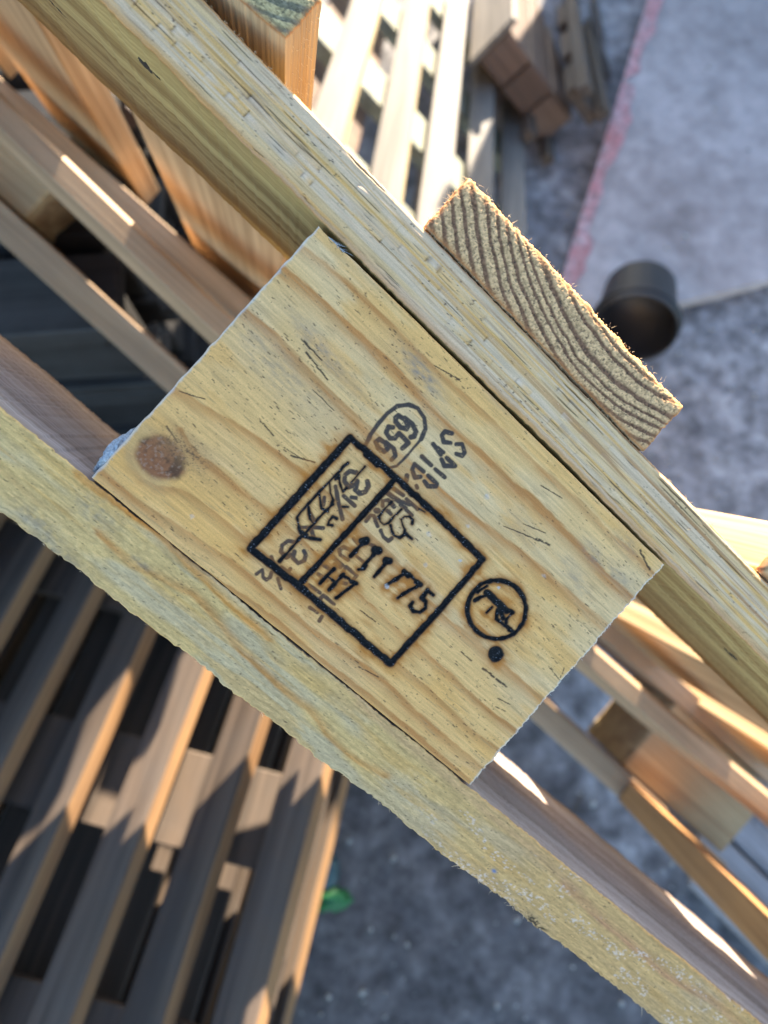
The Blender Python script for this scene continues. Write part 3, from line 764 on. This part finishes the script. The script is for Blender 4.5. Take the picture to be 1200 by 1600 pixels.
# ---- deck boards, their sawn ends flush with the stringer
def deck_board(u0, u1, v0, v1, cen, spacing, length=425.0, lift=0.0, proud=0.0, tone=0, seed=0, rest=False):
    step = 0.25 if not rest else 1.5
    U, V = front_grid(u0, u1, v0, v1, step, step)
    T = (V - v0) / (v1 - v0); S = (U - u0) / (u1 - u0)
    rr = np.hypot(U - cen[0], V - cen[1]) + 0.9 * fbm(U / 10, V / 8, seed, 3) + 0.15 * vnoise(U / 1.2, V / 1.2, seed + 9)
    ph = np.mod(rr / spacing + 0.55 * vnoise(rr / 6, rr * 0, seed + 2), 1.0)
    late = smooth(ph, 0.45, 0.66) * (1 - smooth(ph, 0.90, 0.97))
    early = np.array([0.60, 0.355, 0.165]) if tone == 0 else np.array([0.46, 0.345, 0.165])
    darkc = (0.17, 0.082, 0.045) if tone == 0 else (0.20, 0.17, 0.11)
    C = np.broadcast_to(early, U.shape + (3,)).copy()
    C = lerp(C, darkc, late * 0.95)
    grit = fbm(U / 0.55, V / 0.55, seed + 3, 3)
    C = C * (1 + 0.8 * grit)[..., None]
    C = lerp(C, (0.05, 0.04, 0.03), smooth(fbm(U / 0.6, V / 0.6, seed + 13, 3), 0.33, 0.45) * 0.7)
    if tone == 1: C = lerp(C, (0.13, 0.115, 0.065), smooth(fbm(U / 3, V / 1.2, seed + 4, 4), 0.05, 0.35) * 0.55)
    edge = np.minimum(np.minimum(U - u0, u1 - U), np.minimum(V - v0, v1 - V))
    C = lerp(C, (0.40, 0.165, 0.06), np.exp(-edge / 0.8) * 0.8)
    N = proud + 0.22 * grit - 0.12 * late + 0.2 * fbm(U / 6, V / 6, seed + 5, 2)
    N -= 0.5 * np.exp(-edge / 0.35)
    N -= 1.9 * np.exp(-(v1 - V) / 0.9) + 0.7 * np.exp(-(U - u0) / 0.7)
    C = lerp(C, (0.70, 0.33, 0.11), np.exp(-(v1 - V) / 1.1) * 0.9)  # orange rim paints sunlight along the top arris
    rag = 0.7 * fbm(U / 5, V / 5, seed + 6, 4) + 0.4 * vnoise(U / 0.7, V / 0.7, seed + 7)
    P = np.stack([U + rag * (smooth(S, 0.97, 1) + (1 - smooth(S, 0, 0.03))) * 0.6, V + rag * (smooth(T, 0.85, 1) * 0.95 + (1 - smooth(T, 0, 0.15)) * 0.3), N], -1)
    P[..., 1] += lift * S * S * (1 - 0.75 * T)
    a = prism(P, C, np.full(U.shape, 0.85), length, 6, 0.25, seed)
    return obj('deck_board', new_mesh('deck_board', a[0], a[1], M_DECK, True, a[2], a[3], a[4]), pallet)
db1 = deck_board(20.8, 114.3, 113.35, 132.3, (86, 192), 3.05, seed=401, proud=0.6)
db1['label'] = 'deck board with a bold curved-ring sawn end, above the block'
db0 = deck_board(-129, -36.2, 113.6, 132.6, (-95, 205), 3.3, tone=1, lift=6.5, seed=431, proud=3.0)
db0['label'] = 'deck board with mossy grey end and orange side, upper left'
for k, ua in enumerate((171.5, 321.0, 471.0, -279.0, -418.0)):
    deck_board(ua, ua + 93, 113.4, 132.0, (ua + 40, 190), 3.1, seed=460 + 11 * k, rest=True)

# ---- the rest of the pallet: second stringer, far stringer, far blocks, far base board, end runners
def bowed(name, u0, u1, v0, v1, w0, w1, bow, mat, twist=0.0, seed=0, ch=0.8):
    n = 48
    us = np.linspace(u0, u1, n); uc = 70.0
    sec = [(v0, w0), (v0 + 0.8, w0 - 0.8), (v1 - ch, w0 - 0.8), (v1, w0 - 0.8 + ch), (v1, w1), (v0, w1)]
    V3 = []
    for i, u in enumerate(us):
        b = bow((u - uc) / 300.0)
        for v, w in sec:
            vc, wc = (v0 + v1) / 2, (w0 + w1) / 2
            dv, dw = v - vc, w - wc
            V3.append((u, vc + dv * math.cos(twist) - dw * math.sin(twist) + b, -(wc + dw * math.cos(twist) + dv * math.sin(twist))))
    F = []
    m = len(sec)
    for i in range(n - 1):
        for j in range(m):
            k = (j + 1) % m
            F.append((i * m + j, i * m + k, (i + 1) * m + k, (i + 1) * m + j))
    F.append(tuple(range(m - 1, -1, -1))); F.append(tuple((n - 1) * m + j for j in range(m)))
    me = new_mesh(name, np.array(V3) * MM, F, mat, smoothed=False)
    import bmesh
    bm = bmesh.new(); bm.from_mesh(me); bmesh.ops.recalc_face_normals(bm, faces=bm.faces); bm.to_mesh(me); bm.free()
    return obj(name, me, pallet)
mid = bowed('stringer_board', -420, 610, 95, 110, 222, 272, lambda t: -36 + 6 * min(t * t, 2.2), M_TAN, twist=0.10, ch=3.2)
mid['label'] = 'bowed thin board in the middle of the pallet'
bowed('stringer_board', -350, 600, 100, 118, 330, 402, lambda t: -11 + 8.5 * t, M_TAN, twist=0.04)
bowed('base_board', -350, 600, 0.5, 21.5, 318, 400, lambda t: 8.5 - 5.2 * t, M_TAN)
fb = bevel_box('block', 0.145, 0.076, 0.072, M_FARBLOCK, 0.0015, 0.001, 3)
fs = bevel_box('block', 0.145, 0.043, 0.072, M_FARBLOCK, 0.0015, 0.001, 4)
for uc, me_, vc in ((-278, fs, 0.0575), (72, fb, 0.058), (528, fb, 0.0625)):
    obj('block', me_, pallet, loc=(uc * MM, vc, -0.366))
rn = bevel_box('runner_board', 0.090, 0.020, 0.222, M_RUNNER, 0.0012, 0.001, 5)
for uc in (506, -330):
    obj('runner_board', rn, pallet, loc=(uc * MM, 0.0100, -0.205))

# splinters and torn fibres along the sunlit arrises
def splinters(name, spots, parent, seed, mat=M_FIBRE):
    rnd = random.Random(seed); Vs = []; Fs = []
    for (u, v, n, dirs, L, r) in spots:
        p = np.array([u, v, n], float); d = np.array(dirs, float); d /= np.linalg.norm(d)
        bend = np.array([rnd.gauss(0, 0.5) for _ in range(3)])
        o1 = np.cross(d, [0.3, 0.5, 0.8]); o1 /= np.linalg.norm(o1); o2 = np.cross(d, o1)
        b0 = len(Vs); K = 4
        for k in range(K + 1):
            t = k / K
            c = p + d * L * t + bend * L * 0.5 * t * t
            rad = r * (1 - 0.85 * t)
            for q in range(3):
                a = q * 2.094
                Vs.append(c + (o1 * math.cos(a) + o2 * math.sin(a)) * rad)
        for k in range(K):
            for q in range(3):
                a = b0 + k * 3 + q; b = b0 + k * 3 + (q + 1) % 3
                Fs.append((a, b, b + 3, a + 3))
    o = obj(name, new_mesh(name, np.array(Vs) * MM, np.array(Fs), mat), parent)
    o['kind'] = 'stuff'
    return o
R_ = random.Random(21)
sp = []
for _ in range(120):
    u = R_.uniform(21, 114); sp.append((u, 132.2 + R_.uniform(-0.4, 0.3), R_.uniform(-2.5, 0.6), (R_.gauss(0.2, 0.6), R_.uniform(0.2, 1), R_.gauss(0.3, 0.5)), 0.25 + 1.3 * R_.random() ** 3, R_.uniform(0.04, 0.13)))
for _ in range(60):
    v = R_.uniform(114, 132); sp.append((20.9, v, R_.uniform(-2, 0.6), (-1, R_.gauss(0, 0.5), R_.gauss(0.3, 0.5)), R_.uniform(0.3, 1.8), R_.uniform(0.04, 0.1)))
splinters('splinters', sp, db1, 1)
sp = []
for _ in range(90):
    sp.append((-36.0, R_.uniform(122, 132.4), R_.uniform(-60, 1), (1, R_.gauss(0, 0.5), R_.gauss(0, 0.8)), R_.uniform(0.3, 1.6), R_.uniform(0.04, 0.1)))
splinters('splinters', sp, db0, 2)
sp = []
for _ in range(420):
    u = R_.uniform(-90, 300); sp.append((u, 112.7 + R_.uniform(-0.3, 0.2), R_.uniform(-1.5, 0.2), (R_.gauss(0, 1.0), R_.uniform(0.1, 0.8), R_.gauss(0.4, 0.5)), R_.uniform(0.25, 1.3), R_.uniform(0.035, 0.09)))
for _ in range(120):
    u = R_.uniform(-90, 300); sp.append((u, R_.uniform(98, 112), 0.1, (R_.gauss(0, 1.0), R_.gauss(0.3, 0.5), 0.7), R_.uniform(0.3, 1.6), R_.uniform(0.03, 0.07)))
splinters('splinters', sp, stringer, 3)
sp = []
for _ in range(150):
    u = R_.uniform(-100, 330); sp.append((u, -21.4 + R_.uniform(-0.4, 0.4), R_.uniform(-1.5, 0), (R_.gauss(0, 1.2), -R_.uniform(0.1, 0.8), R_.gauss(0.2, 0.5)), R_.uniform(0.3, 1.6), R_.uniform(0.04, 0.12)))
for px, py, L, r, dv_ in ((722, 1358, 4.5, 0.22, -0.15), (728, 1360, 3.0, 0.18, -0.5), (820, 1428, 2.6, 0.18, -0.6), (826, 1434, 1.8, 0.14, -0.9), (350, 1062, 2.2, 0.16, -0.7), (1005, 1572, 2.2, 0.15, -0.6)):
    a, b = face_uv(px, py); sp.append((a, -21.3, -0.6, (-1 if dv_ > -0.55 else 0.7, dv_, 0.2), L, r))
splinters('splinters', sp, base, 4)
sp = []
for _ in range(130):
    v = R_.uniform(1, 92); sp.append((BW, v, R_.uniform(-2.0, -0.1), (1, R_.gauss(0, 0.6), R_.gauss(0.2, 0.5)), R_.uniform(0.15, 0.8), R_.uniform(0.04, 0.1)))
for k in range(26):
    a, b = face_uv(R_.uniform(512, 542), 0); a = R_.uniform(3.5, 9.5)
    sp.append((a, 91.9 - 0.25 * abs(a - 5) * 0.1, R_.uniform(-0.6, 0.1), (1, R_.gauss(0.1, 0.35), R_.uniform(0.0, 0.5)), R_.uniform(0.8, 2.6), R_.uniform(0.06, 0.16)))
splinters('splinters', sp, block, 5, M_CLAY)

# ------------------------------------------------------------------ other pallets in the yard
def copy_thing(t, label, m4):
    c = t.copy(); COL.objects.link(c); c['label'] = label; c.matrix_world = m4
    for ch in list(t.children):
        k = ch.copy(); COL.objects.link(k); k.parent = c
        for g in list(ch.children):
            h = g.copy(); COL.objects.link(h); h.parent = k
    return c

# slatted pallet: slats along X, next slat towards -Y, outward side +Z
def slatted(name, label, m4, n, pitch, width, length, mat, group, blockmat=M_WARMW, seed=0, tilt=0.0, thick=0.018, nblk=4, between=False, blocks=True, edge_mat=None, base_mat=None, cross_mat=None):
    rnd = random.Random(seed)
    t = thing(name, label, 'pallet', group, mat4=m4)
    sl = bevel_box('slat', length, width, thick, mat, 0.0015, 0.0012, seed, edge_mat)
    for i in range(n):
        obj('slat', sl, t, loc=(rnd.uniform(-0.012, 0.012), -i * pitch, -thick / 2 + rnd.uniform(-0.001, 0.001)), rot=(tilt + rnd.gauss(0, 0.03), 0, rnd.gauss(0, 0.006)))
    dz = -thick - abs(math.sin(tilt)) * width / 2
    cb = bevel_box('cross_board', 0.085, (n - 1) * pitch + width * 0.8, 0.018, cross_mat or mat, 0.0015, 0.001, seed + 1)
    xs = np.linspace(-length / 2 + 0.06, length / 2 - 0.06, nblk)
    for x in xs:
        obj('cross_board', cb, t, loc=(x, -(n - 1) * pitch / 2, dz - 0.0092))
    if blocks:
        bk = bevel_box('block', 0.115 if between else 0.10, pitch * (0.62 if between else 0.55), 0.082 if between else 0.062, blockmat, 0.002, 0.002, seed + 2)
        for x in (xs[1::3] if between else xs):
            for i in range(n):
                y = -i * pitch + (pitch * 0.5 if between else 0)
                if between:
                    obj('block', bk, t, loc=(x + 0.103 + rnd.uniform(-0.02, 0.02), y, dz - 0.032), rot=(tilt * 0.3, 0, rnd.gauss(0, 0.03)))
                else:
                    obj('block', bk, t, loc=(x + rnd.uniform(-0.004, 0.004), y, dz - 0.0184 - 0.0312))
    bb = bevel_box('base_board', length, width * 0.9, 0.017, base_mat or mat, 0.0015, 0.001, seed + 3)
    for i in range(n):
        obj('base_board', bb, t, loc=(0, -i * pitch, dz - 0.0184 - 0.0626 - 0.0088))
    return t

# lower left: two flat pallets, one on the other, their slats canted
e1 = Vector((0.235, 0.97, -0.27)).normalized()
SH = 0.25
o1 = on_level(470, 1260, SH)
flat_m = frame(o1 - np.array(e1) * 0.12, e1, Vector((-0.97, 0.235, 0)))
flat_m.translation += Vector((-0.97, 0.235, 0)) * 0.58
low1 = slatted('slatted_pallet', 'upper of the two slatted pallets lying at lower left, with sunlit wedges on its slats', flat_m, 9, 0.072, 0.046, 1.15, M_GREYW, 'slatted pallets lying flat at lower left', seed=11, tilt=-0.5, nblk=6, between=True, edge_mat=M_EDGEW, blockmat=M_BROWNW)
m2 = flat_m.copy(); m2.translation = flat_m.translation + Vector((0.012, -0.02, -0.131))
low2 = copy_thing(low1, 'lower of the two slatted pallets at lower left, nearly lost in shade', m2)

# dark pallets beyond the near pallet's left half, stack height added to block sun
dm = frame((-0.64, 0.52, 0.46), (1, 0.08, 0), (-0.08, 1, 0))
dark1 = slatted('dark_pallet', 'topmost dark pallet of the stack raised to block sun, seen through the near pallet at left', dm, 4, 0.085, 0.07, 0.82, M_BLACKW, 'dark pallets in the stack raised to block sun behind the near pallet', blockmat=M_BLACKW, seed=51)
for k, lb in enumerate(('second dark pallet of the stack raised to block sun behind the near pallet', 'third dark pallet of the stack raised to block sun behind the near pallet', 'bottom dark pallet of the stack raised to block sun behind the near pallet')):
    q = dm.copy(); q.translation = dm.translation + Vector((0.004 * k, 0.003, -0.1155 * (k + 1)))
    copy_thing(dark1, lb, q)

# upper middle: pallet leaning with its slats towards the sun
ue = C2W @ np.array([0.105, -0.827, 0.551]); uf = C2W @ np.array([0.71, 0.45, 0.54])
lean_m = frame(at_depth(704, 157, 0.90) - uf * 0.078 * 4 + ue * 0.035, ue, -uf)
lean = slatted('leaning_pallet', 'pale slatted pallet leaning in full sun behind the near pallet', lean_m, 7, 0.078, 0.036, 0.79, M_PALEW, None, blockmat=M_DARKW, seed=31, nblk=4, tilt=-0.8, base_mat=M_DARKW, edge_mat=M_FRESHW, blocks=False, cross_mat=M_GREENW)  # dark base boards stand in for shade in the gaps between slats

# bundle of dark timbers lying along the leaning pallet
un = np.cross(ue / np.linalg.norm(ue), -uf / np.linalg.norm(uf))
def bundle():
    o = at_depth(746, 93, 1.00)
    t = thing('timber_bundle', 'dark brown timbers bundled under a pale plank beside the leaning pallet', 'timber', mat4=frame(o, ue, -uf))
    tb = bevel_box('timber', 0.34, 0.055, 0.058, M_DARKW, 0.002, 0.002, 61)
    for i in range(3):
        obj('timber', tb, t, loc=(0.17, -0.030 - 0.0575 * i, 0.030))
    obj('plank', bevel_box('plank', 0.40, 0.008, 0.085, M_PALEW, 0.001, 0.001, 62), t, loc=(0.195, 0.0032, 0.032))
    return t
bundle()
side_m = frame(at_depth(905, 30, 1.10), ue, -uf)
slatted('shaded_pallet', 'narrow bluish pallet in shade at the right end of the leaning pallet', side_m, 2, 0.05, 0.02, 0.5, M_GREYW, None, blockmat=M_DARKW, seed=71, nblk=4, blocks=False)

# ------------------------------------------------------------------ things on the ground
def flat_on_ground(P0, P1, P2, top, thick, name, label, cat, mat):
    a = np.array(P1) - P0; b = np.array(P2) - P0
    V = [np.array(P0), P0 + a, P0 + a + b, P0 + b]
    vs = [(*v[:2], top - thick) for v in V] + [(*v[:2], top) for v in V]
    return vs, a, b
P0 = on_level(850, 527, 0.03); P1 = on_level(1330, 404, 0.03); P2 = on_level(1022, -30, 0.03)
vs, A_, B_ = flat_on_ground(P0, P1, P0 + (P2 - P0) * 1.3, 0.03, 0.022, '', '', '', None)
sheet = thing('painted_sheet', 'flat greyish pink sheet with a faded red edge lying on the concrete', 'sheet')
import bmesh
me = new_mesh('panel', vs, BOXF, M_SHEET, smoothed=False)
bm = bmesh.new(); bm.from_mesh(me); bmesh.ops.recalc_face_normals(bm, faces=bm.faces); bm.to_mesh(me); bm.free()
obj('panel', me, sheet)
n = 160; t_ = np.linspace(0, 1, n)
wid = 0.028 + 0.022 * fbm(t_ * 14, t_ * 0, 501, 4); wid = np.maximum(wid, 0.004)
wid *= 1 - np.exp(-((t_ - 0.52) / 0.012) ** 2)
an = A_ / np.linalg.norm(A_)
edge0 = np.array([P0 + B_ * t for t in t_]); edge1 = edge0 + an[None, :] * wid[:, None]
V = np.concatenate([edge0, edge1]); V[:, 2] = 0.0325; V[:n] -= an * 0.001
F = [(i, n + i, n + i + 1, i + 1) for i in range(n - 1)]
obj('painted_edge', new_mesh('painted_edge', V, F, M_RED), sheet)

def lathe(prof, seg=48):
    V = []; F = []
    for r, z in prof:
        for k in range(seg):
            a = 2 * math.pi * k / seg; V.append((r * math.cos(a), r * math.sin(a), z))
    for j in range(len(prof) - 1):
        for k in range(seg):
            F.append((j * seg + k, j * seg + (k + 1) % seg, (j + 1) * seg + (k + 1) % seg, (j + 1) * seg + k))
    return V, F
bdir = C2W @ np.array([-0.30, 0.80, -0.52]); bdir /= np.linalg.norm(bdir)
bz = Vector(bdir); bx = bz.orthogonal().normalized(); by = bz.cross(bx)
bm4 = Matrix((bx, by, bz)).transposed().to_4x4(); bm4.translation = Vector(at_depth(1000, 452, 0.905))
pot = thing('black_pot', 'black round plastic pot tipped on its side by the corner of the sheet', 'pot', mat4=bm4)
PS = 0.88
V, F = lathe([(a * PS, b * PS) for a, b in [(0.0, 0.0), (0.050, 0.0), (0.054, 0.003), (0.060, 0.088), (0.0635, 0.089), (0.0640, 0.100), (0.0615, 0.102), (0.0590, 0.099), (0.0575, 0.088), (0.051, 0.006), (0.0, 0.005)]])
obj('pot_body', new_mesh('pot_body', V, F, M_BLACK), pot)
V, F = lathe([(a * PS, b * PS) for a, b in [(0.0615, 0.083), (0.0665, 0.084), (0.0668, 0.088), (0.0618, 0.0895)]])
obj('rim', new_mesh('rim', V, F, M_BLACK), pot)

def stick(name, label, pts, r, mat, cat):
    V = []; F = []; m = 7
    for i, p in enumerate(pts):
        p = np.array(p); d = np.array(pts[min(i + 1, len(pts) - 1)]) - np.array(pts[max(i - 1, 0)]); d = d / np.linalg.norm(d)
        a = np.cross(d, [0, 0, 1]); a /= np.linalg.norm(a); b = np.cross(a, d)
        rr = r * (0.75 + 0.5 * random.random()) * (0.45 if i in (0, len(pts) - 1) else 1)
        for k in range(m):
            t = 2 * math.pi * k / m
            V.append(p + (a * math.cos(t) + b * math.sin(t)) * rr)
    for i in range(len(pts) - 1):
        for k in range(m):
            F.append((i * m + k, i * m + (k + 1) % m, (i + 1) * m + (k + 1) % m, (i + 1) * m + k))
    F += [tuple(range(m - 1, -1, -1)), tuple((len(pts) - 1) * m + k for k in range(m))]
    return thing(name, label, cat, me=new_mesh(name, V, F, mat))
stick('broken_stick', 'dark broken stick lying on the blue-grey concrete near the top edge', [on_level(x, y, 0.014) for x, y in ((922, -30), (928, 10), (934, 45), (938, 80), (947, 110), (951, 124))], 0.008, M_TWIG, 'stick')

# scrap of green wrapper by the end of the slatted pallets
def scrap(c, rx, ry, rz, mat, name, parent, seed):
    nu, nv = 26, 14
    A, B = np.meshgrid(np.linspace(0, 2 * np.pi, nu, endpoint=False), np.linspace(0.03, np.pi - 0.03, nv))
    X = np.sin(B) * np.cos(A); Y = np.sin(B) * np.sin(A); Z = np.cos(B)
    r = 1 + 0.5 * fbm(X * 2.2 + seed, Y * 2.2 + Z * 2.4, seed, 3)
    v = np.stack([c[0] + X * r * rx, c[1] + Y * r * ry, c[2] + Z * r * rz], -1).reshape(-1, 3)
    f = [(j * nu + i, (j + 1) * nu + i, (j + 1) * nu + (i + 1) % nu, j * nu + (i + 1) % nu) for j in range(nv - 1) for i in range(nu)]
    return obj(name, new_mesh(name, v, np.array(f), mat, smoothed=False), parent)
gp = on_level(508, 1402, 0.09)
wrap = thing('crumpled_wrapper', 'crumpled bright green wrapper with a teal end beside the slatted pallets', 'wrapper', loc=gp)
scrap((0, 0, 0), 0.026, 0.013, 0.012, M_GREEN, 'green_part', wrap, 7)
scrap((-0.006, 0.030, 0.004), 0.020, 0.022, 0.012, M_TEAL, 'teal_part', wrap, 9)

# weathered planks lying at the far right
pdir = Vector(on_level(1200, 1378, 0.02) - on_level(1110, 1290, 0.02)).normalized()
pl = bevel_box('weathered_plank', 0.62, 0.035, 0.016, wood('grey_plank', 0, (0.36, 0.32, 0.31), (0.22, 0.19, 0.18), streak=60, grime=0.4), 0.002, 0.002, 81)
for i, lb in enumerate(('weathered grey plank flat on the ground at lower right, nearest the far block', 'weathered grey plank flat on the ground, middle one of three at lower right', 'weathered grey plank flat on the ground, lowest of three at lower right')):
    c = on_level(1150 - 26 * i, 1290 + 42 * i, 0.02); 
    thing('weathered_plank', lb, 'plank', 'weathered planks on the ground at lower right', me=pl, mat4=frame(c + np.array(pdir) * (0.26 + 0.02 * i), pdir, Vector((0, 0, 1)).cross(pdir)))

# joints in the concrete
def joint(pts, w):
    V = []; F = []
    for i, (x, y) in enumerate(pts):
        p = on_level(x, y, 0.0); q = on_level(*pts[min(i + 1, len(pts) - 1)], 0.0) - on_level(*pts[max(i - 1, 0)], 0.0)
        q /= np.linalg.norm(q); s_ = np.array([-q[1], q[0], 0]) * w * (0.6 + 0.8 * random.random())
        for o in (-1, 1): V.append((*(p + s_ * o)[:2], 0.009))
    F = [(2 * i, 2 * i + 1, 2 * i + 3, 2 * i + 2) for i in range(len(pts) - 1)]
    o = obj('ground_joint', new_mesh('ground_joint', V, F, M_TWIG)); o['kind'] = 'structure'
joint([(905, 1240), (885, 1283), (866, 1312), (846, 1345), (820, 1390)], 0.004)
joint([(846, 1322), (880, 1335), (925, 1362), (975, 1400), (1040, 1440)], 0.005)

# pale grit scattered over the concrete
rng = np.random.default_rng(77)
base_v = np.array([(1, 0, 0), (-1, 0, 0), (0, 1, 0), (0, -1, 0), (0, 0, 1), (0, 0, -1)], float)
base_f = np.array([(0, 2, 4), (2, 1, 4), (1, 3, 4), (3, 0, 4), (2, 0, 5), (1, 2, 5), (3, 1, 5), (0, 3, 5)])
VV = []; FF = []
for k in range(2600):
    x, y = rng.uniform(-0.5, 1.2), rng.uniform(-0.6, 1.5)
    r = 0.0012 + 0.004 * rng.uniform() ** 4
    a = rng.uniform(0, 6.28); R2 = np.array([[math.cos(a), -math.sin(a), 0], [math.sin(a), math.cos(a), 0], [0, 0, 1]])
    v = (base_v * rng.uniform(0.6, 1.3, (6, 3)) * r) @ R2.T
    onsheet = False
    q = np.linalg.solve(np.array([[A_[0], B_[0]], [A_[1], B_[1]]]), np.array([x, y]) - P0[:2])
    if 0 < q[0] < 1 and 0 < q[1] < 1:
        onsheet = True
        if rng.uniform() > 0.35: continue
    VV.append(v + [x, y, 0.0305 if onsheet else 0.004]); FF.append(base_f + 6 * (len(VV) - 1))
pe = obj('pebbles', new_mesh('pebbles', np.concatenate(VV), np.concatenate(FF), M_STONE, smoothed=False)); pe['kind'] = 'stuff'
